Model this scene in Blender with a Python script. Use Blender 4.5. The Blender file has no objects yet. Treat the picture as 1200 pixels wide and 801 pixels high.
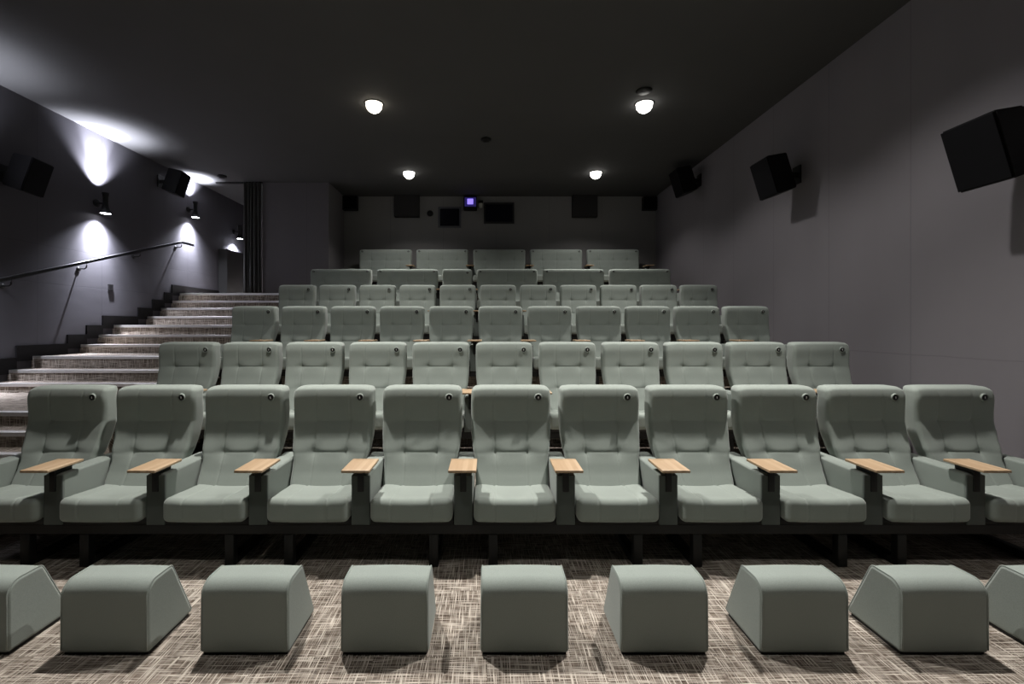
import bpy, bmesh, math, random
from math import sin, cos, pi, radians, exp, sqrt
from mathutils import Vector, Matrix
random.seed(4)
S = bpy.context.scene
C = S.collection

# ------------------------------------------------------------------ materials
def newmat(name):
    m = bpy.data.materials.new(name); m.use_nodes = True
    nt = m.node_tree
    return m, nt, nt.nodes['Principled BSDF']

def link(nt, a, b): nt.links.new(a, b)

def node(nt, typ, **kw):
    n = nt.nodes.new(typ)
    for k, v in kw.items(): setattr(n, k, v)
    return n

def math_(nt, op, a, b=None, c=None):
    n = node(nt, 'ShaderNodeMath', operation=op)
    for i, v in enumerate((a, b, c)):
        if v is None: continue
        if isinstance(v, (int, float)): n.inputs[i].default_value = v
        else: link(nt, v, n.inputs[i])
    return n.outputs[0]

def mixcol(nt, fac, a, b):
    n = node(nt, 'ShaderNodeMix', data_type='RGBA')
    for i, v in ((0, fac), (6, a), (7, b)):
        if isinstance(v, (int, float)): n.inputs[i].default_value = v
        elif isinstance(v, tuple): n.inputs[i].default_value = (*v, 1)
        else: link(nt, v, n.inputs[i])
    return n.outputs[2]

def noise(nt, vec, scale, detail=3, rough=.5):
    n = node(nt, 'ShaderNodeTexNoise'); n.inputs['Scale'].default_value = scale
    n.inputs['Detail'].default_value = detail; n.inputs['Roughness'].default_value = rough
    if vec is not None: link(nt, vec, n.inputs['Vector'])
    return n.outputs['Fac']

def mapping(nt, vec, scale, loc=(0, 0, 0), rot=(0, 0, 0)):
    n = node(nt, 'ShaderNodeMapping'); n.inputs['Scale'].default_value = scale
    n.inputs['Location'].default_value = loc; n.inputs['Rotation'].default_value = rot
    link(nt, vec, n.inputs['Vector']); return n.outputs[0]

def bump(nt, h, strength, dist=.01):
    n = node(nt, 'ShaderNodeBump'); n.inputs['Strength'].default_value = strength
    n.inputs['Distance'].default_value = dist; link(nt, h, n.inputs['Height']); return n.outputs[0]

def simple(name, col, rough=.5, metal=0, nscale=40, var=.12, spec=.5):
    m, nt, b = newmat(name)
    tc = node(nt, 'ShaderNodeTexCoord').outputs['Object']
    f = noise(nt, tc, nscale, 4)
    lo = tuple(c*(1-var) for c in col); hi = tuple(min(1, c*(1+var)) for c in col)
    link(nt, mixcol(nt, f, lo, hi), b.inputs['Base Color'])
    b.inputs['Roughness'].default_value = rough; b.inputs['Metallic'].default_value = metal
    b.inputs['Specular IOR Level'].default_value = spec
    return m

def emissive(name, col, strength):
    m, nt, b = newmat(name)
    b.inputs['Base Color'].default_value = (*col, 1)
    b.inputs['Emission Color'].default_value = (*col, 1)
    b.inputs['Emission Strength'].default_value = strength
    return m

def fabric(name, col, var=.10, weave=700):
    m, nt, b = newmat(name)
    tc = node(nt, 'ShaderNodeTexCoord').outputs['Object']
    f = noise(nt, tc, 5, 3); w = noise(nt, tc, weave, 2)
    lo = tuple(c*(1-var) for c in col); hi = tuple(c*(1+var) for c in col)
    mix = mixcol(nt, f, lo, hi)
    wv = math_(nt, 'MULTIPLY_ADD', w, .5, .75)
    mm = node(nt, 'ShaderNodeMix', data_type='RGBA', blend_type='MULTIPLY'); mm.inputs[0].default_value = 1
    link(nt, mix, mm.inputs[6]); cb = node(nt, 'ShaderNodeCombineColor')
    for i in range(3): link(nt, wv, cb.inputs[i])
    link(nt, cb.outputs[0], mm.inputs[7]); link(nt, mm.outputs[2], b.inputs['Base Color'])
    b.inputs['Roughness'].default_value = .85; b.inputs['Specular IOR Level'].default_value = .25
    b.inputs['Sheen Weight'].default_value = .25; b.inputs['Sheen Roughness'].default_value = .5
    link(nt, bump(nt, w, .15, .002), b.inputs['Normal'])
    return m

def panel_wall(name, col, axis, off, pitch, zs, var=.10):
    """fabric wall panels: faint seams every `pitch` along an axis and at heights zs"""
    m, nt, b = newmat(name)
    tc = node(nt, 'ShaderNodeTexCoord').outputs['Object']
    sp = node(nt, 'ShaderNodeSeparateXYZ'); link(nt, tc, sp.inputs[0])
    a = sp.outputs[axis]; z = sp.outputs[2]
    fr = math_(nt, 'FRACT', math_(nt, 'DIVIDE', math_(nt, 'SUBTRACT', a, off), pitch))
    d = math_(nt, 'MULTIPLY', math_(nt, 'SUBTRACT', .5, math_(nt, 'ABSOLUTE', math_(nt, 'SUBTRACT', fr, .5))), pitch)
    seam = math_(nt, 'LESS_THAN', d, .006)
    wob = math_(nt, 'MULTIPLY', noise(nt, tc, 1.5, 2), .04)
    for zz in zs:
        dz = math_(nt, 'ABSOLUTE', math_(nt, 'SUBTRACT', math_(nt, 'ADD', z, wob), zz + .02))
        seam = math_(nt, 'MAXIMUM', seam, math_(nt, 'LESS_THAN', dz, .005))
    f = noise(nt, mapping(nt, tc, (1, 1, .35)), 1.6, 5)
    w = noise(nt, tc, 350, 2)
    lo = tuple(c*(1-var) for c in col); hi = tuple(c*(1+var) for c in col)
    c1 = mixcol(nt, f, lo, hi)
    c2 = mixcol(nt, math_(nt, 'MULTIPLY', seam, .22), c1, tuple(c*.35 for c in col))
    link(nt, c2, b.inputs['Base Color'])
    b.inputs['Roughness'].default_value = .85; b.inputs['Specular IOR Level'].default_value = .2
    h = math_(nt, 'SUBTRACT', math_(nt, 'MULTIPLY', w, .15), seam)
    h = math_(nt, 'ADD', h, math_(nt, 'MULTIPLY', noise(nt, mapping(nt, tc, (1, 1, 4)), 1.3, 2), 1.2))
    link(nt, bump(nt, h, .35, .006), b.inputs['Normal'])
    return m

def carpet(name, dark, light, bright):
    m, nt, b = newmat(name)
    tc = node(nt, 'ShaderNodeTexCoord').outputs['Object']
    sp = node(nt, 'ShaderNodeSeparateXYZ'); link(nt, tc, sp.inputs[0])
    cb = node(nt, 'ShaderNodeCombineXYZ'); link(nt, sp.outputs[0], cb.inputs[0])
    link(nt, math_(nt, 'ADD', sp.outputs[1], sp.outputs[2]), cb.inputs[1])
    v = cb.outputs[0]
    # carpet tiles: each one shifts its weave a little
    fl = node(nt, 'ShaderNodeVectorMath', operation='FLOOR'); link(nt, mapping(nt, v, (2, 2, 2)), fl.inputs[0])
    wn = node(nt, 'ShaderNodeTexWhiteNoise'); link(nt, fl.outputs[0], wn.inputs['Vector'])
    ad = node(nt, 'ShaderNodeVectorMath', operation='MULTIPLY_ADD'); link(nt, wn.outputs['Color'], ad.inputs[0])
    ad.inputs[1].default_value = (3, 3, 3); link(nt, v, ad.inputs[2]); v2 = ad.outputs[0]
    a1 = noise(nt, mapping(nt, v2, (250, 7, 1), rot=(0, 0, .05)), 1, 1, .5)
    a2 = noise(nt, mapping(nt, v2, (7, 250, 1), rot=(0, 0, -.04)), 1, 1, .5)
    b1 = noise(nt, mapping(nt, v2, (90, 5, 1), loc=(4, 9, 0), rot=(0, 0, .05)), 1, 1)
    b2 = noise(nt, mapping(nt, v2, (5, 90, 1), loc=(7, 1, 0), rot=(0, 0, -.04)), 1, 1)
    def ramp(x, lo, hi):
        n = node(nt, 'ShaderNodeMapRange'); n.inputs[1].default_value = lo; n.inputs[2].default_value = hi
        link(nt, x, n.inputs[0]); return n.outputs[0]
    th = math_(nt, 'MAXIMUM', ramp(a1, .50, .68), ramp(a2, .50, .68))
    base = math_(nt, 'MULTIPLY', math_(nt, 'ADD', ramp(b1, .35, .65), ramp(b2, .35, .65)), .5)
    c1 = mixcol(nt, base, dark, light)
    c2 = mixcol(nt, th, c1, bright)
    link(nt, c2, b.inputs['Base Color'])
    b.inputs['Roughness'].default_value = .95; b.inputs['Specular IOR Level'].default_value = .1
    link(nt, bump(nt, th, .4, .004), b.inputs['Normal'])
    return m

def oak(name):
    m, nt, b = newmat(name)
    tc = node(nt, 'ShaderNodeTexCoord').outputs['Object']
    g = noise(nt, mapping(nt, tc, (60, 4, 20)), 1, 5, .6)
    p = node(nt, 'ShaderNodeTexWhiteNoise', noise_dimensions='1D')
    sp = node(nt, 'ShaderNodeSeparateXYZ'); link(nt, tc, sp.inputs[0])
    link(nt, math_(nt, 'FLOOR', math_(nt, 'MULTIPLY', sp.outputs[0], 34)), p.inputs['W'])
    f = math_(nt, 'ADD', math_(nt, 'MULTIPLY', g, .6), math_(nt, 'MULTIPLY', p.outputs['Value'], .5))
    link(nt, mixcol(nt, f, (.30, .195, .108), (.47, .345, .225)), b.inputs['Base Color'])
    b.inputs['Roughness'].default_value = .45
    return m

def wave_fabric(name, col):
    return fabric(name, col, .2, 300)

M = {}
M['green'] = fabric('sage_green_fabric', (.245, .278, .252))
M['green2'] = fabric('sage_green_vinyl', (.235, .268, .245), .06, 300)
M['greendk'] = fabric('sage_green_side_fabric', (.21, .24, .218))
M['armfront'] = fabric('dark_green_panel', (.075, .088, .08))  # darker green front, with the tray's shade mixed into its colour
M['black'] = simple('black_metal', (.006, .006, .006), .55, spec=.3)
M['flat_black'] = simple('matte_black', (.008, .008, .008), .7)
M['disc'] = simple('black_disc', (.008, .008, .008), .3)
M['mark'] = simple('pale_mark', (.5, .5, .48), .5)
M['oak'] = oak('oak_veneer')
M['carpet'] = carpet('woven_carpet', (.052, .039, .030), (.165, .130, .105), (.56, .505, .44))
M['wallR'] = panel_wall('charcoal_fabric_right', (.170, .161, .175), 1, 4.09, .98, (1.2,))
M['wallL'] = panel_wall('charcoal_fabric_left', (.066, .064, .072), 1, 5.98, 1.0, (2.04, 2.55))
M['wallB'] = panel_wall('charcoal_fabric_back', (.20, .196, .194), 0, .2, 1.2, ())
M['wallP'] = panel_wall('charcoal_fabric_passage', (.14, .133, .139), 0, .1, 1.9, ())
M['ceil'] = simple('ceiling_paint', (.070, .070, .071), .9, 0, 2, .06, .1)
M['screen'] = simple('front_wall_dark', (.06, .06, .06), .9)  # unseen front wall colour, kept dark to cut bounced light
M['steel'] = simple('nosing_steel', (.82, .80, .78), .34, .7, 60, .1)
M['rail'] = simple('rail_steel', (.07, .07, .075), .3, .8)
M['base'] = simple('baseboard_black', (.006, .0055, .006), .7, spec=.2)
M['spk'] = simple('speaker_black', (.005, .005, .005), .6, spec=.25)
M['grille'] = simple('speaker_grille', (.0035, .0035, .0045), .8, 0, 900, .6, .1)
M['curtain'] = wave_fabric('curtain_charcoal', (.045, .045, .045))
M['glass'] = simple('dark_glass', (.004, .004, .010), .08)
M['bluegrey'] = simple('frame_bluegrey', (.06, .062, .075), .5)
M['bulb'] = emissive('downlight_bulb', (1, .97, .90), 9)
M['warm'] = emissive('downlight_bulb_warm', (1, .90, .72), 9)
M['lamp'] = emissive('sconce_lamp', (.95, .95, 1), 22)
M['violet'] = emissive('projector_glow', (.30, .22, .95), 1.3)
M['violetdim'] = emissive('projector_halo', (.05, .035, .25), .28)
M['panel'] = simple('charcoal_grille', (.035, .034, .034), .85, 0, 300, .3, .1)
M['white'] = simple('pale_plastic', (.55, .54, .50), .4)

# ------------------------------------------------------------------ mesh helpers
def finish(name, bm, mat, parent=None, smooth=True, loc=None):
    bmesh.ops.recalc_face_normals(bm, faces=bm.faces[:])
    me = bpy.data.meshes.new(name)
    for f in bm.faces: f.smooth = smooth
    bm.to_mesh(me); bm.free()
    o = bpy.data.objects.new(name, me); C.objects.link(o)
    mats = mat if isinstance(mat, (list, tuple)) else [mat]
    for m in mats: me.materials.append(m)
    if parent: o.parent = parent
    if loc: o.location = loc
    return o

def thing(name, label, cat, loc=(0, 0, 0), group=None, rotz=0):
    o = bpy.data.objects.new(name, None); C.objects.link(o); o.empty_display_size = .1
    o.location = loc; o.rotation_euler = (0, 0, rotz); o['label'] = label; o['category'] = cat
    if group: o['group'] = group
    return o

def tag(o, label, cat, group=None):
    o['label'] = label; o['category'] = cat
    if group: o['group'] = group
    return o

def add_box(bm, x0, x1, y0, y1, z0, z1, bev=0, mi=0):
    r = bmesh.ops.create_cube(bm, size=1)
    vs = r['verts']
    for v in vs:
        v.co = Vector((x0 + (v.co.x+.5)*(x1-x0), y0 + (v.co.y+.5)*(y1-y0), z0 + (v.co.z+.5)*(z1-z0)))
    fs = set(f for v in vs for f in v.link_faces)
    for f in fs: f.material_index = mi
    if bev:
        es = set(e for v in vs for e in v.link_edges)
        bmesh.ops.bevel(bm, geom=list(es), offset=bev, segments=2, affect='EDGES', profile=.5)

def box(name, mat, parent, *a, bev=0, smooth=False):
    bm = bmesh.new(); add_box(bm, *a, bev=bev); return finish(name, bm, mat, parent, smooth)

def struct(name, mat, *a, bev=0):
    o = box(name, mat, None, *a, bev=bev); o['kind'] = 'structure'; return o

def axis_pts(h, r, n, extra=(), k=4):
    pts = set()
    for i in range(k+1):
        t = r*(1 - math.tan(pi/4*(1-i/k)))       # even angles on the fillet
        pts.add(round(-h+t, 6)); pts.add(round(h-t, 6))
    for i in range(n+1): pts.add(round(-(h-r) + 2*(h-r)*i/n, 6))
    for e in extra:
        if -(h-r) < e < h-r: pts.add(round(e, 6))
    out = []
    for p in sorted(pts):
        if out and p-out[-1] < 1e-4: continue
        out.append(p)
    return out

def rbox(hx, hy, hz, r, n=(8, 6, 6), extra=((), (), ()), deform=None, k=4):
    """closed rounded box centred on 0, dense grid, optional deform(Vector)"""
    ax = [axis_pts(h, r, nn, e, k) for h, nn, e in zip((hx, hy, hz), n, extra)]
    N = [len(a)-1 for a in ax]
    bm = bmesh.new(); vd = {}
    inner = (hx-r, hy-r, hz-r)
    def V(i, j, kk):
        key = (i, j, kk)
        if key in vd: return vd[key]
        p = Vector((ax[0][i], ax[1][j], ax[2][kk]))
        q = Vector([max(-inner[c], min(inner[c], p[c])) for c in range(3)])
        d = p-q
        if d.length > 1e-9: p = q + d.normalized()*r
        if deform: p = deform(p)
        vd[key] = bm.verts.new(p); return vd[key]
    for k2 in (0, N[2]):
        for i in range(N[0]):
            for j in range(N[1]):
                bm.faces.new((V(i, j, k2), V(i+1, j, k2), V(i+1, j+1, k2), V(i, j+1, k2)))
    for j in (0, N[1]):
        for i in range(N[0]):
            for k2 in range(N[2]):
                bm.faces.new((V(i, j, k2), V(i+1, j, k2), V(i+1, j, k2+1), V(i, j, k2+1)))
    for i in (0, N[0]):
        for j in range(N[1]):
            for k2 in range(N[2]):
                bm.faces.new((V(i, j, k2), V(i, j+1, k2), V(i, j+1, k2+1), V(i, j, k2+1)))
    return bm

def lathe(bm, prof, seg=28, c=(0, 0, 0), mi=0, cap=False):
    rings = []
    for r, z in prof:
        rings.append([bm.verts.new((c[0]+r*cos(2*pi*i/seg), c[1]+r*sin(2*pi*i/seg), c[2]+z)) for i in range(seg)])
    for a, b in zip(rings, rings[1:]):
        for i in range(seg):
            f = bm.faces.new((a[i], a[(i+1) % seg], b[(i+1) % seg], b[i])); f.material_index = mi
    if cap:
        for rg in (rings[0], rings[-1]):
            f = bm.faces.new(rg); f.material_index = mi

def tube(bm, pts, r, seg=12):
    rings = []
    pts = [Vector(p) for p in pts]
    for i, p in enumerate(pts):
        a = pts[max(0, i-1)]; b = pts[min(len(pts)-1, i+1)]
        t = (b-a).normalized()
        u = t.cross(Vector((0, 0, 1)))
        if u.length < 1e-3: u = t.cross(Vector((1, 0, 0)))
        u.normalize(); w = t.cross(u).normalized()
        rings.append([bm.verts.new(p + r*(cos(2*pi*k/seg)*u + sin(2*pi*k/seg)*w)) for k in range(seg)])
    for a, b in zip(rings, rings[1:]):
        for k in range(seg): bm.faces.new((a[k], a[(k+1) % seg], b[(k+1) % seg], b[k]))
    bm.faces.new(rings[0]); bm.faces.new(rings[-1])

def lerp(tab, x):
    if x <= tab[0][0]: return tab[0][1]
    for (a, fa), (b, fb) in zip(tab, tab[1:]):
        if x <= b:
            t = (x-a)/(b-a); t2 = t*t*(3-2*t)*.35 + t*.65
            return fa + (fb-fa)*t2
    return tab[-1][1]

def dup(root, name=None):
    r = root.copy(); C.objects.link(r)
    for ch in list(root.children):
        c = ch.copy(); C.objects.link(c); c.parent = r
        for g in list(ch.children):
            d = g.copy(); C.objects.link(d); d.parent = c
    return r

def gauss(d, s): return exp(-(d/s)**2)

# ------------------------------------------------------------------ room shell
CEIL = 4.405; XL = -5.95; XR = 3.83; YB = 10.27; YF = -3.4; YP = 9.27; YE = 11.5
struct('wall_left', M['wallL'], XL-.12, XL, YF, YE+.1, -.1, CEIL)
struct('wall_right', M['wallR'], XR, XR+.12, YF, YB+.12, -.1, CEIL)
XPL = -4.60; XPR = -3.25
struct('wall_back', M['wallB'], XPR, XR, YB, YB+.12, -.1, CEIL)
struct('wall_projection', M['wallP'], XPL, XPR, YP, YE+.1, -.1, CEIL)
struct('wall_passage', M['wallP'], XL, XPL, YE, YE+.1, -.1, CEIL)
struct('wall_front', M['screen'], XL, XR, YF-.12, YF, -.1, CEIL)
struct('ceiling', M['ceil'], XL-.12, XR+.12, YF-.12, YE+.1, CEIL, CEIL+.12)
struct('floor', M['carpet'], XL, XR, YF, 3.29, -.1, 0)
XA = -3.36   # platform / aisle boundary
struct('trim_1', M['base'], XL+.4, XPL, YP-.03, YP+.03, CEIL-.028, CEIL)      # curtain track line on the ceiling

ROWF = [0, .265, .675, 1.06, 1.49, 2.10]        # seating row floors
ROWY = [2.74, 4.0, 5.265, 6.54, 8.01, 9.44]      # arm front of each row
PLAT = [None, 3.29, 4.62, 5.90, 7.18, 8.72]
for i in range(1, 6):
    y1 = PLAT[i+1] if i < 5 else YB
    o = struct('seating_platform', M['carpet'], XA, XR, PLAT[i], y1, -.1, ROWF[i])

STEPS = [(2.82, .10), (3.10, .20), (3.40, .32), (3.62, .435), (3.84, .56), (4.10, .68), (5.31, .785), (5.606, .915), (5.90, 1.066),
         (6.595, 1.19), (6.90, 1.325), (7.18, 1.474), (7.886, 1.628), (8.217, 1.786), (8.515, 1.935), (8.717, 2.092)]
for i, (y, z) in enumerate(STEPS):
    last = i == len(STEPS)-1
    y1 = YE if last else STEPS[i+1][0]
    if last:
        bm = bmesh.new(); add_box(bm, XL, XA, y, YP, -.1, z); add_box(bm, XL, XPL, YP, y1, -.1, z)
        st = finish('stair_step', bm, M['carpet'], None, False); st['kind'] = 'structure'
    else:
        st = struct('stair_step', M['carpet'], XL, XA, y, y1, -.1, z)
    box('nosing', M['steel'], st, XL+.03, XA, y-.012, y+.06, z-.034, z+.004, bev=.003)
    # stepped black skirting along the left wall
    bb = box('baseboard_left', M['base'], None, XL, XL+.022, y-.20 if i else y, min(y1, 10.2)-.20, z-.05, z+.15); bb['kind'] = 'structure'

# ------------------------------------------------------------------ cinema chair
PITCH = .62; X0 = .165
PROF = [(.34, .215), (.40, .255), (.50, .308), (.60, .353), (.70, .389), (.80, .413), (.88, .414), (.97, .408), (1.02, .422), (1.04, .437)]
THICK = [(.34, .09), (.60, .11), (.80, .12), (1.04, .115)]

def back_mesh(half, tufts, wtab, seams=True):
    zc, hz = (.34+1.04)/2, .35
    sx = []
    for t in tufts: sx += [t-.022, t-.012, t-.005, t, t+.005, t+.012, t+.022]
    szw = []
    for zz in (.60, .80):
        szw += [zz-zc+d for d in (-.022, -.012, -.005, 0, .005, .012, .022)]
    hy = .055
    def deform(p):
        z = p.z + zc; x = p.x
        front = p.y < 0
        s = lerp(wtab, z)/half
        th = lerp(THICK, z)
        yf = lerp(PROF, z)
        y = yf + (p.y+hy)/(2*hy)*th
        # crown of the top edge and gentle wings
        u = abs(x)/half
        e = max(0, (u-.68)/.32) if half < .4 else max(0, (abs(x)-half+.13)/.13)
        top = max(0, (z-.80)/.24)
        dz = -.013*e*e*top
        if front:
            y += -.012*(u**4)*(1 if z > .55 else 0) * 1.0
            if seams:
                g = 0
                fade = 1 if z < .97 else .4
                for t in tufts:
                    g += .0035*gauss(x-t, .006)*fade
                    for zz in (.60, .80):
                        g += .011*gauss(sqrt((x-t)**2 + (1.15*(z-zz))**2), .034)
                if len(tufts) == 2 and abs(x) < tufts[1]+.004:
                    for zz in (.60, .80): g += .0028*gauss(z-zz, .006)
                # pillow fullness between the seams
                y += g - .003*max(0, cos(pi*(z-.70)/.36))*max(0, 1-u*u)
        return Vector((x*s, y, z+dz))
    nx = 14 if half < .4 else 26
    return rbox(half, hy, hz, .032, (nx, 3, 22), (sx if seams else (), (), szw if seams else ()), deform)

WT = [(.34, .232), (.45, .245), (.565, .250), (.62, .264), (.72, .274), (.90, .278), (1.04, .275)]

def seat_mesh(half, seams):
    hy, hz = .235, .068
    yc, zc = .183, .354
    sx = []
    for t in seams: sx += [t-.012, t-.005, t, t+.005, t+.012]
    def deform(p):
        x, y, z = p.x, p.y, p.z
        u = abs(x)/half; v = (y+hy)/(2*hy)
        topf = max(0, z/hz)
        z2 = z
        if z > 0:
            z2 += topf*(.006 - .030*max(0, v-.12) - .010*max(0, 1-(u/.75)**2)*(1 if v > .1 else .4))
            z2 += topf*.004*gauss(v-.10, .22)
        g = 0
        for t in seams: g += .004*gauss(x-t, .006)
        if seams and u > abs(seams[0])/half: g += .003*gauss(v-.13, .02)
        if z > 0: z2 -= g
        if y < -hy+.05: y += g*.8 - .010*(1-u*u)
        return Vector((x, y+yc, z2+zc))
    return rbox(half, hy, hz, .036, (12 if half < .4 else 24, 14, 4), (sx, (), ()), deform, k=5)

def arm_mesh():
    hx, hy, hz = .057, .25, .1535
    def d(p):
        return Vector((p.x, p.y+.25, p.z+.258+hz))
    return rbox(hx, hy, hz, .014, (3, 8, 5), ((), (), ()), d, k=3)

def disc_obj(parent, x, z, name='seat_number_disc'):
    y = lerp(PROF, z)
    bm = bmesh.new()
    lathe(bm, [(.001, .004), (.014, .004), (.019, .002), (.0205, -.004), (.0205, -.012)], 20, cap=True)
    add_box(bm, -.0028, .0028, -.008, .008, .004, .0055, mi=1)
    add_box(bm, -.0055, -.0028, .003, .006, .004, .0055, mi=1)
    bmesh.ops.rotate(bm, verts=bm.verts, cent=(0, 0, 0), matrix=Matrix.Rotation(radians(90), 3, 'X'))
    o = finish(name, bm, [M['disc'], M['mark']], parent)
    o.location = (x, y-.006, z)
    return o

def ring_obj(parent, x, z):
    y = lerp(PROF, z); bm = bmesh.new()
    lathe(bm, [(.0205, .001), (.024, .005), (.0235, .001), (.028, -.008)], 20)
    bmesh.ops.rotate(bm, verts=bm.verts, cent=(0, 0, 0), matrix=Matrix.Rotation(radians(90), 3, 'X'))
    o = finish('disc_surround', bm, M['green'], parent); o.location = (x, y-.007, z); return o

_meshes = {}
def part(name, key, builder, mat, parent):
    if key not in _meshes:
        o = finish(name, builder(), mat, parent); _meshes[key] = o.data
    else:
        o = bpy.data.objects.new(name, _meshes[key]); C.objects.link(o); o.parent = parent
    return o

def tray_bm():
    def d(p): return Vector((p.x, p.y+.0, p.z+.618))
    b = rbox(.082, .118, .008, .004, (4, 4, 1), ((), (), ()), d, k=2)
    return b

def bracket_bm():
    bm = bmesh.new()
    add_box(bm, -.019, .019, -.014, .0, .46, .609, bev=.004)  # front strip also stands for the shadow below the tray
    add_box(bm, -.022, .022, -.012, .10, .567, .609, bev=.004)
    add_box(bm, -.045, .045, -.03, .09, .604, .610)
    return bm

def add_arm(t, x, tray=True):
    a = part('armrest', 'arm', arm_mesh, M['greendk'], t); a.location.x = x
    fp_ = part('front_panel', 'armfront', lambda: rbox(.056, .006, .150, .004, (2, 1, 6), ((), (), ()), lambda p: Vector((p.x, p.y-.001, p.z+.409)), k=2), M['armfront'], a)
    fp_['label'] = 'darker green front panel'
    if tray:
        tr = part('tray_table', 'tray', tray_bm, M['oak'], a); tr.location = (0, -.006, 0)
        tr['label'] = 'light oak veneer tray table'
        b = part('tray_bracket', 'bracket', bracket_bm, M['black'], a)
        b['label'] = 'black metal tray bracket'
    return a

def base_bm(h):
    bm = bmesh.new(); add_box(bm, -h-.022, h+.022, .0, .52, .258, .30); return bm  # seat support, oversized to block light streaks on the floor below

def make_chair(name, label, group, kind='chair', arms=('R',), tray=True):
    t = thing(name, label, 'chair' if kind == 'chair' else 'sofa', (0, 0, 0), group)
    if kind == 'chair':
        half, sh = .278, .247
        bk = part('backrest', 'cb', lambda: back_mesh(.278, (-.118, .118), WT), M['green'], t)
        part('seat', 'cs', lambda: seat_mesh(.247, (-.12, .12)), M['green'], t)
        part('seat_base_blocker', 'cbase', lambda: base_bm(.23), M['flat_black'], t)
        disc_obj(bk, .19, .965); ring_obj(bk, .19, .965)
    else:
        wt = [(z, w+.29) for z, w in WT]
        bk = part('backrest', 'lb', lambda: back_mesh(.568, (-.31, 0, .31), wt), M['green'], t)
        part('seat', 'ls', lambda: seat_mesh(.557, (0.0,)), M['green'], t)
        part('seat_base_blocker', 'lbase', lambda: base_bm(.54), M['flat_black'], t)
        for sx in (-1, 1): disc_obj(bk, .50*sx, .985); ring_obj(bk, .50*sx, .985)
    t['_dummy'] = 1; del t['_dummy']
    off = .31 if kind == 'chair' else .62
    if 'L' in arms: add_arm(t, -off, False)
    if 'R' in arms: add_arm(t, off, tray)
    return t

ORD = ['first', 'second', 'third', 'fourth', 'fifth', 'sixth', 'seventh', 'eighth', 'ninth', 'tenth', 'eleventh']
ROWN = ['front row', 'second row from the front', 'third row from the front', 'fourth row from the front']
proto = None
for r in range(4):
    for i in range(11):
        if i == 0:
            where = 'at the stairs end of the ' + ROWN[r]
        elif i == 10:
            where = 'at the wall end of the ' + ROWN[r]
        else:
            where = ORD[i] + ' from the stairs in the ' + ROWN[r]
        lab = 'sage green tufted cinema chair ' + where
        grp = 'cinema chairs in the ' + ROWN[r]
        if i == 0: t = make_chair('cinema_chair', lab, grp, arms=('L', 'R'))
        elif i == 10: t = make_chair('cinema_chair', lab, grp, arms=('R',), tray=False)
        else:
            if proto is None: proto = t = make_chair('cinema_chair', lab, grp)
            else: t = dup(proto)
        t['label'] = lab; t['group'] = grp
        t.location = (X0 + PITCH*(i-5), ROWY[r], ROWF[r])

# row of loveseats with one single chair
lproto = None
for k, (x, kind) in enumerate([(-2.73, 'l'), (-1.49, 'l'), (-.56, 's'), (.37, 'l'), (1.61, 'l'), (2.85, 'l')]):
    if kind == 's':
        t = make_chair('cinema_chair', 'single sage green cinema chair set among the wide loveseats of the fifth row', 'seats of the fifth row')
    else:
        n = ['at the stairs end', 'just left of the single chair', '', 'just right of the single chair', 'second right of the single chair', 'at the wall end'][k]
        lab = 'wide sage green loveseat %s in the fifth row' % n
        if k == 0: t = make_chair('loveseat', lab, 'seats of the fifth row', 'love', arms=('L', 'R'))
        elif lproto is None: lproto = t = make_chair('loveseat', lab, 'seats of the fifth row', 'love')
        else: t = dup(lproto)
        t['label'] = lab
    t.location = (x, ROWY[4], ROWF[4])
for k in range(5):
    n = ['leftmost', 'second from the left', 'middle', 'second from the right', 'rightmost'][k]
    lab = 'dim green double sofa against the back wall, %s of the last row' % n
    if k == 0: t = make_chair('loveseat', lab, 'sofas of the back row', 'love', arms=('L', 'R'))
    else: t = dup(lproto)
    t['label'] = lab; t['group'] = 'sofas of the back row'
    t.location = (.262+1.24*(k-2), ROWY[5], ROWF[5])

# black steel frames under each row
def leg_bm():
    bm = bmesh.new()
    add_box(bm, -.028, .028, .0, .05, 0, .20, bev=.004)
    add_box(bm, -.028, .028, .05, .52, 0, .045, bev=.004)
    add_box(bm, -.028, .028, .46, .51, .045, .20, bev=.004)
    return bm
for r in range(6):
    t = thing('seat_row_frame', 'black steel beam frame on legs under the ' + (ROWN+['fifth row of loveseats', 'last row of sofas'])[r], 'seat frame', (0, ROWY[r], ROWF[r]), 'frames under the seat rows')
    xa, xb = (X0-PITCH*5.5-.05, X0+PITCH*5.5+.05)
    if r == 5: xa, xb = .262-3.16, .262+3.16
    box('front_beam', M['black'], t, xa, xb, -.0, .07, .20, .258, bev=.004)
    box('rear_beam', M['black'], t, xa, xb, .44, .51, .20, .258, bev=.004)
    x = X0-PITCH*4.5
    while x < xb:
        for s in (-.18, .18):
            if xa < x+s < xb-.05:
                l = part('leg', 'leg', leg_bm, M['black'], t); l.location = (x+s, 0, 0)
        x += 2*PITCH

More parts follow.
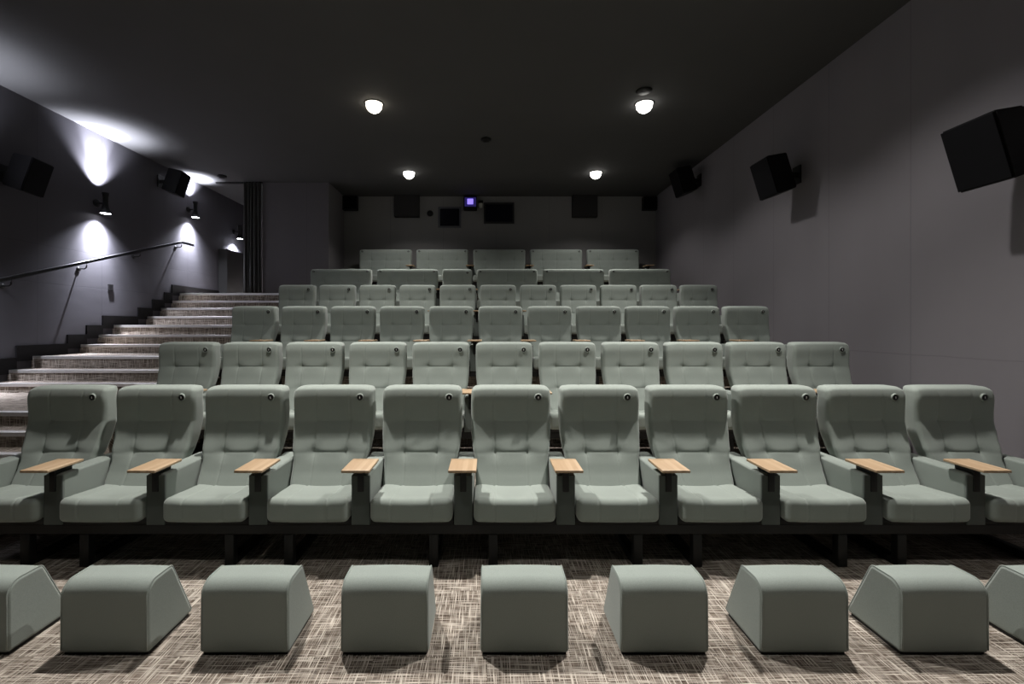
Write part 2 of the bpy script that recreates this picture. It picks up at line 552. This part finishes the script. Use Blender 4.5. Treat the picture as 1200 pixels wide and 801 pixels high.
# ------------------------------------------------------------------ footrests
def foot_profile():
    H = .322; z0 = .014; R1 = .062; R2 = .028; yt = .172; yb = .300
    pts = [(.012, z0), (.003, z0+.004), (0, z0+.014)]
    for i in range(1, 5): pts.append((0, z0+.014+(H-R1-z0-.014)*i/4))
    for i in range(1, 11):
        a = pi/2*i/10; pts.append((R1-R1*cos(a), H-R1+R1*sin(a)))
    for i in range(1, 5): pts.append((R1+(yt-R2-R1)*i/4, H+.0))
    # rear top corner, turning from flat to the sloping back
    sl = math.atan2(H-z0, yb-yt); turn = pi-(pi-sl)
    for i in range(1, 7):
        a = turn*i/6; pts.append((yt-R2+R2*sin(a), H-R2+R2*cos(a)))
    y1, z1 = pts[-1]
    for i in range(1, 6): pts.append((y1+(yb-y1)*i/5, z1+(z0+.012-z1)*i/5))
    pts.append((yb-.01, z0))
    for i in range(1, 4): pts.append((yb-.01-(yb-.022)*i/4, z0))
    return pts

def offset_loop(pts, d):
    out = []; n = len(pts)
    for i in range(n):
        a = Vector(pts[i-1]); b = Vector(pts[(i+1) % n]); t = (b-a).normalized()
        out.append((pts[i][0] + t.y*d, pts[i][1] - t.x*d))   # loop runs clockwise: inward
    return out

def foot_mesh():
    P = foot_profile(); hx = .1965; r = .014
    bm = bmesh.new(); xs = []
    for i in range(5):
        a = pi/2*i/4; xs.append((-hx+r-r*cos(a), r-r*sin(a)))
    xs += [(x, 0) for x in (-.10, 0, .10)]
    xs += [(-x, d) for x, d in reversed(xs[:5])]
    rings = []
    for x, d in xs:
        L = offset_loop(P, d) if d > 1e-6 else P
        bul = .005*(1-(x/hx)**2)
        rings.append([bm.verts.new((x*(1-.012*z/.32), y, z+(bul if z > .2 else bul*max(0, z-.05)/.15))) for y, z in L])
    n = len(P)
    for a, b in zip(rings, rings[1:]):
        for k in range(n): bm.faces.new((a[k], a[(k+1) % n], b[(k+1) % n], b[k]))
    bm.faces.new(rings[0]); bm.faces.new(rings[-1])
    return bm

def piping_bm(s):
    bm = bmesh.new(); P = foot_profile()[2:36]
    P = [p for p in P if p[1] > .02]
    tube(bm, [(s*.1895*(1-.012*z/.32), y, z) for y, z in P], .0035, 8)
    return bm

fp = None
for k in range(9):
    i = k+2
    n = ['cut off at the left edge of the photo', 'second from the left', 'third from the left', 'fourth from the left',
         'fifth from either end', 'fourth from the right', 'third from the right', 'second from the right', 'cut off at the right edge of the photo'][k]
    lab = 'grey green padded footrest block on carpet, ' + n
    if fp is None:
        fp = t = thing('footrest', lab, 'footrest', (0, 0, 0), 'footrests in front of the front row')
        cu = finish('cushion', foot_mesh(), M['green2'], t)
        for pl in cu.data.polygons:
            if len(pl.vertices) > 4: pl.use_smooth = False
        for sd in (-1, 1): finish('piping', piping_bm(sd), M['green2'], t)
        box('flat_black', M['flat_black'], t, -.186, .186, .014, .285, 0, .020)  # black slab fills in the shadow gap under the footrest
    else: t = dup(fp)
    t['label'] = lab; t['group'] = 'footrests in front of the front row'
    t.location = (X0+PITCH*(i-6), 2.0, 0)

# ------------------------------------------------------------------ speakers
def speaker(label, x, y, z, side, roll=17):
    """side -1: left wall facing +x, +1: right wall facing -x"""
    wall = XR if side > 0 else XL
    t = thing('wall_speaker', label, 'speaker', (wall, y, z), 'surround speakers on the side walls')
    bm = bmesh.new()
    # cabinet in local: facing -X ; front at x=-.20
    f = [(-.19, -.21, -.27), (-.19, .21, -.27), (-.19, .21, .27), (-.19, -.21, .27)]
    bk = [(.14, -.13, -.25), (.14, .13, -.25), (.14, .13, .25), (.14, -.13, .25)]
    vf = [bm.verts.new(p) for p in f]; vb = [bm.verts.new(p) for p in bk]
    bm.faces.new(vf); bm.faces.new(vb)
    for a in range(4): bm.faces.new((vf[a], vf[(a+1) % 4], vb[(a+1) % 4], vb[a]))
    bmesh.ops.bevel(bm, geom=bm.edges[:], offset=.012, segments=2, affect='EDGES')
    cab = finish('cabinet', bm, M['spk'], t, False)
    g = box('grille', M['grille'], cab, -.202, -.188, -.198, .198, -.258, .258, bev=.004)
    cab.location = (-side*.26, 0, 0); cab.scale = (.87, .87, .87) if side > 0 else (.8, .8, .8)
    # tilt the face downward; mirror for the left wall by turning round
    rz = 0 if side > 0 else pi + radians(10)
    cab.rotation_euler = (Matrix.Rotation(rz, 3, 'Z') @ Matrix.Rotation(radians(-roll), 3, 'Y')).to_euler()
    bm = bmesh.new()
    add_box(bm, -.02, .0, -.07, .07, -.11, .11, bev=.004)
    add_box(bm, -.20, -.01, -.03, .03, -.03, .03, bev=.004)
    if side < 0:
        for v in bm.verts: v.co.x *= -1
    finish('wall_bracket', bm, M['black'], t, False)
    return t
speaker('large black wall speaker high on right wall, nearest of three, cut by photo edge', 0, 3.16, 2.71, 1)
speaker('black wall speaker on the right wall above the end of the third row', 0, 5.58, 3.32, 1)
speaker('black wall speaker in the dim far corner of the right wall near ceiling', 0, 8.15, 4.08, 1)
speaker('black wall speaker on left wall, nearest, left of the wall lamps', 0, 5.56, 3.33, -1)
speaker('black wall speaker on left wall near ceiling between the two wall lamps', 0, 8.22, 4.08, -1)

# ------------------------------------------------------------------ lights
def spot(name, loc, rot, energy, angle, blend, col, parent=None, rad=.03):
    l = bpy.data.lights.new(name, 'SPOT'); l.energy = energy; l.spot_size = radians(angle); l.spot_blend = blend
    l.color = col; l.shadow_soft_size = rad
    o = bpy.data.objects.new(name, l); C.objects.link(o); o.location = loc; o.rotation_euler = rot
    if parent: o.parent = parent
    return o

DL = {}
DLAB = {(0, 0): None, (1, 0): None}
rown = ['added unseen fill pair over the open floor', 'pair above the front row', 'nearer pair', 'farther pair']
for j, y in enumerate((.81, 3.43, 5.99, 8.67)):  # first pair is an added fill, unseen above the open floor
    for s, x in enumerate((-1.50, 2.08)):
        lab = 'bright recessed ceiling downlight, %s of the %s' % (('left', 'right')[s], rown[j])
        t = thing('ceiling_downlight', lab, 'ceiling light', (x, y, CEIL), 'recessed ceiling downlights')
        bm = bmesh.new(); lathe(bm, [(.113, -.010), (.118, -.012), (.124, -.008), (.128, 0), (.113, 0)], 32)
        finish('trim_ring', bm, M['black'], t)
        bm = bmesh.new(); lathe(bm, [(.001, -.120), (.04, -.114), (.074, -.092), (.098, -.058), (.108, -.002)], 28, cap=False)  # lens swollen into a dome to take in its round glare
        o = finish('lens', bm, M['warm'] if (j == 2 and s == 0) else M['bulb'], t)
        o['label'] = 'glowing lens'
        e = (64, 650, 245, 180)[j]
        inward = radians(7 if s == 1 else -7)
        spot('lamp', (0, 0, -.135), (radians(-11 if j else 0), inward, 0), e, 100, 1, (1, .965, .91), t, .05)
        spot('lamp', (0, 0, -.135), (0, 0, 0), e*(.22 if j == 1 else .38), 130, .5, (1, .965, .93), t, .05)

def sconce(label, x, y, z, facing='x', power=1.0, up=True):
    t = thing('wall_sconce', label, 'wall lamp', (x, y, z), 'up and down wall lamps on the left wall')
    d = .145
    cx, cy = (d, 0) if facing == 'x' else (0, -d)
    bm = bmesh.new()
    prof = [(.040, -.150), (.088, -.165), (.094, -.158), (.085, -.145), (.062, -.110), (.044, -.055), (.037, 0), (.037, .09), (.044, .125), (.052, .155), (.046, .155), (.036, .12)]
    lathe(bm, prof, 32, (cx, cy, 0))
    finish('shade', bm, M['black'], t)
    bm = bmesh.new(); lathe(bm, [(.001, -.158), (.082, -.157)], 28, (cx, cy, 0))
    o = finish('lower_lens', bm, M['lamp'], t); o['label'] = 'glowing white lens'
    bm = bmesh.new(); lathe(bm, [(.001, .0), (.06, .0), (.06, .018), (.052, .024), (.001, .024)], 28)
    rm = Matrix.Rotation(radians(90), 3, 'Y') if facing == 'x' else Matrix.Rotation(radians(90), 3, 'X')
    bmesh.ops.rotate(bm, verts=bm.verts, cent=(0, 0, 0), matrix=rm)
    if facing == 'x': tube(bm, [(.01, 0, 0), (cx-.03, 0, 0)], .012)
    else: tube(bm, [(0, -.01, 0), (0, cy+.03, 0)], .012)
    finish('wall_mount', bm, M['black'], t)
    col = (.86, .88, 1.0)
    spot('lamp', (cx, cy, -.172), (0, 0, 0), 170*power, 120, .8, col, t, .02)
    spot('lamp', (cx, cy, -.172), (0, radians(12), 0), 420*power, 84, 1, col, t, .02)
    spot('lamp', (cx, cy, -.172), (0, radians(8), 0), 560*power, 56, 1, col, t, .02)
    if up:
        spot('lamp', (cx, cy, .16), (pi, 0, 0), 180*power, 104, .9, col, t, .02)
        spot('lamp', (cx, cy, .16), (pi, radians(-6), 0), 420*power, 92, 1, col, t, .02)
        spot('lamp', (cx, cy, .16), (pi, radians(-6), 0), 1500*power, 48, 1, col, t, .02)
    return t
sconce('black up and down wall lamp glowing white, nearer one in view on left wall', XL, 6.88, 3.33)
sconce('black up and down wall lamp glowing white, farther one at the top of the stairs', XL, 9.0, 3.78)
sconce('black up and down wall lamp on the left wall beyond the left photo edge', XL, 4.77, 2.89, 'x', .6)
sconce('small wall lamp glowing white beside the curtain at the passage end', XL+.02, 10.58, 3.66, 'x', 2, False)

# ------------------------------------------------------------------ handrail
t = thing('handrail', 'dark metal handrail rising along the left wall beside the stairs', 'handrail', (XL, 0, 0))
bm = bmesh.new()
P = [(.12, 3.45, 1.36), (.12, 5.39, 2.005), (.12, 8.54, 3.035), (.12, 8.61, 3.055), (.12, 8.69, 3.06), (.12, 8.96, 3.06)]
def railprof(bm, pts, w, h):
    prev = None
    for p in pts:
        ring = [bm.verts.new((p[0]+dx, p[1], p[2]+dz)) for dx, dz in ((-w, -h), (w, -h), (w, h), (w*.6, h*1.3), (-w*.6, h*1.3), (-w, h))]
        if prev:
            n = len(ring)
            for k in range(n): bm.faces.new((prev[k], prev[(k+1) % n], ring[(k+1) % n], ring[k]))
        else: bm.faces.new(ring)
        prev = ring
    bm.faces.new(prev)
railprof(bm, P, .024, .020)
finish('rail', bm, M['rail'], t, False)
for y in (4.51, 5.54, 6.58, 7.60, 8.63):
    z = 2.005+(y-5.39)*.327
    bm = bmesh.new()
    tube(bm, [(0, y, z-.10), (.012, y, z-.10)], .032, 16)
    tube(bm, [(.008, y, z-.10), (.09, y, z-.10), (.115, y, z-.085), (.12, y, z-.06), (.12, y, z-.012)], .009, 10)
    finish('bracket', bm, M['black'], t)
tag(box('wall_socket', M['base'], None, XL, XL+.02, 7.09, 7.175, 2.015, 2.12, bev=.004), 'small black socket box on the left wall below the handrail', 'wall socket')

# ------------------------------------------------------------------ curtain + passage
bm = bmesh.new()
n = 90; rows = 14; vs = []
for j in range(rows+1):
    f = j/rows; z = 2.105 + f*(CEIL-.03-2.105)
    line = []
    for i in range(n+1):
        u = i/n
        x = -4.97 + u*.37 + .01*(1-f)*sin(9*u)
        y = YP-.06 + .045*sin(u*2*pi*5.5+.35*sin(3*f)) + .012*sin(u*23+2*f)
        line.append(bm.verts.new((x, y, z)))
    vs.append(line)
for j in range(rows):
    for i in range(n):
        bm.faces.new((vs[j][i], vs[j][i+1], vs[j+1][i+1], vs[j+1][i]))
cur = finish('curtain', bm, M['curtain'])
sm = cur.modifiers.new('thick', 'SOLIDIFY'); sm.thickness = .008
tag(cur, 'dark grey pleated curtain hanging floor to ceiling at the top of the stairs', 'curtain')
pt = box('black_block', M['flat_black'], None, XL+.005, XL+.20, 10.0, YE-.02, 2.092, 3.17)  # black block, made deep so the wall lamp leaves its face unlit
tag(pt, 'low black block kept unlit on the passage wall beside the curtain', 'panel')

# ------------------------------------------------------------------ ceiling and back-wall fittings
def detector(label, x, y, r=.06):
    bm = bmesh.new(); lathe(bm, [(.001, -.05), (r*.55, -.048), (r*.62, -.03), (r, -.025), (r, 0), (.001, 0)], 28)
    o = finish('smoke_detector', bm, M['spk'], None); o.location = (x, y, CEIL); tag(o, label, 'smoke detector')
detector('small dark round smoke detector in the middle of the ceiling', -.02, 7.12, .08)
detector('flat black round detector on ceiling near the top of the stairs', -5.20, 8.86, .085)
bm = bmesh.new(); lathe(bm, [(.001, -.02), (.08, -.018), (.1, -.006), (.1, 0), (.001, 0)], 28)
o = finish('ceiling_speaker', bm, M['spk']); o.location = (1.96, 5.66, CEIL); tag(o, 'small dark round ceiling fitting above the nearer right downlight', 'ceiling fitting')

def bx(px): return (px-571)*YB/530
def bz(py): return 1.46+(382-py)*YB/530
def wallpanel(label, px0, px1, py0, py1, d=.12, mt=None):
    t = thing('back_speaker', label, 'speaker', (0, YB, 0), 'square speakers along the top of the back wall')
    x0, x1, z0, z1 = bx(px0), bx(px1), bz(py1), bz(py0)
    box('cabinet', mt or M['spk'], t, x0, x1, -d, .004, z0, z1, bev=.006)
    box('grille', mt or M['grille'], t, x0+.02, x1-.02, -d-.01, -d, z0+.02, z1-.02, bev=.003)
wallpanel('small black square speaker in the top left corner of the back wall', 403, 420, 231, 247)
wallpanel('large black square speaker on the back wall left of the dark windows', 463, 492, 229, 255, mt=M['panel'])
wallpanel('large black square speaker on the back wall right of the dark windows', 670, 699, 229, 255, mt=M['panel'])
wallpanel('small black square speaker in the top right corner of the back wall', 752, 768, 232, 247)

def port(idx, label, px0, px1, py0, py1, fm):
    t = thing('projection_window', label, 'window', (0, YB, 0))
    x0, x1, z0, z1 = bx(px0), bx(px1), bz(py1), bz(py0)
    bm = bmesh.new(); w = .04
    add_box(bm, x0, x1, -.03, 0, z0, z0+w); add_box(bm, x0, x1, -.03, 0, z1-w, z1)
    add_box(bm, x0, x0+w, -.03, 0, z0+w, z1-w); add_box(bm, x1-w, x1, -.03, 0, z0+w, z1-w)
    finish('window_frame', bm, fm, t, False)
    box('window_pane', M['glass'], t, x0+w, x1-w, -.012, -.004, z0+w, z1-w)
port(1, 'small dark square projection window with pale frame, left of the violet projector', 513.5, 540.5, 242.5, 267, M['bluegrey'])
port(2, 'wide dark projection window on the back wall right of the violet projector', 567, 602.5, 237.5, 262, M['flat_black'])

t = thing('projector', 'projector glowing violet high on the back wall between the two windows', 'projector', (0, YB, 0))
box('housing', M['spk'], t, bx(543.5), bx(559), -.16, 0, bz(247), bz(231.5), bev=.01)
box('lens_halo', M['violetdim'], t, bx(545), bx(558), -.166, -.158, bz(244), bz(233.5), bev=.003)  # dim glowing plate painting the halo round the lens
o = box('lens', M['violet'], t, bx(548), bx(554.8), -.174, -.164, bz(241.5), bz(235.2), bev=.003); o['label'] = 'glowing violet lens'
t = thing('wall_sensor', 'tiny pale sensor on the back wall just right of the violet projector', 'sensor', (0, YB, 0))
box('sensor_body', M['white'], t, bx(561.5), bx(565.5), -.06, 0, bz(244), bz(238.5), bev=.01)
box('sensor_foot', M['spk'], t, bx(560.5), bx(566), -.04, 0, bz(238.5), bz(235), bev=.005)
bm = bmesh.new(); lathe(bm, [(.001, .05), (.05, .045), (.07, .02), (.07, 0), (.001, 0)], 24)
bmesh.ops.rotate(bm, verts=bm.verts, cent=(0, 0, 0), matrix=Matrix.Rotation(radians(90), 3, 'X'))
o = finish('wall_sounder', bm, M['spk']); o.location = (bx(504), YB, bz(250)); tag(o, 'small dark round sounder on the back wall beside the left window', 'sounder')

# ------------------------------------------------------------------ world, camera
w = bpy.data.worlds.new('world'); S.world = w; w.use_nodes = True
w.node_tree.nodes['Background'].inputs[0].default_value = (.5, .5, .55, 1)
w.node_tree.nodes['Background'].inputs[1].default_value = .0
cd = bpy.data.cameras.new('camera'); cam = bpy.data.objects.new('camera', cd); C.objects.link(cam)
cam.location = (0, 0, 1.46); cam.rotation_euler = (radians(90), 0, 0)
cd.sensor_width = 36; cd.lens = 530/1200*36
cd.shift_x = 29/1200; cd.shift_y = -18.5/1200
cd.clip_start = .05
S.camera = cam
S.view_settings.view_transform = 'Standard'
S.view_settings.exposure = 0
S.cycles.max_bounces = 8
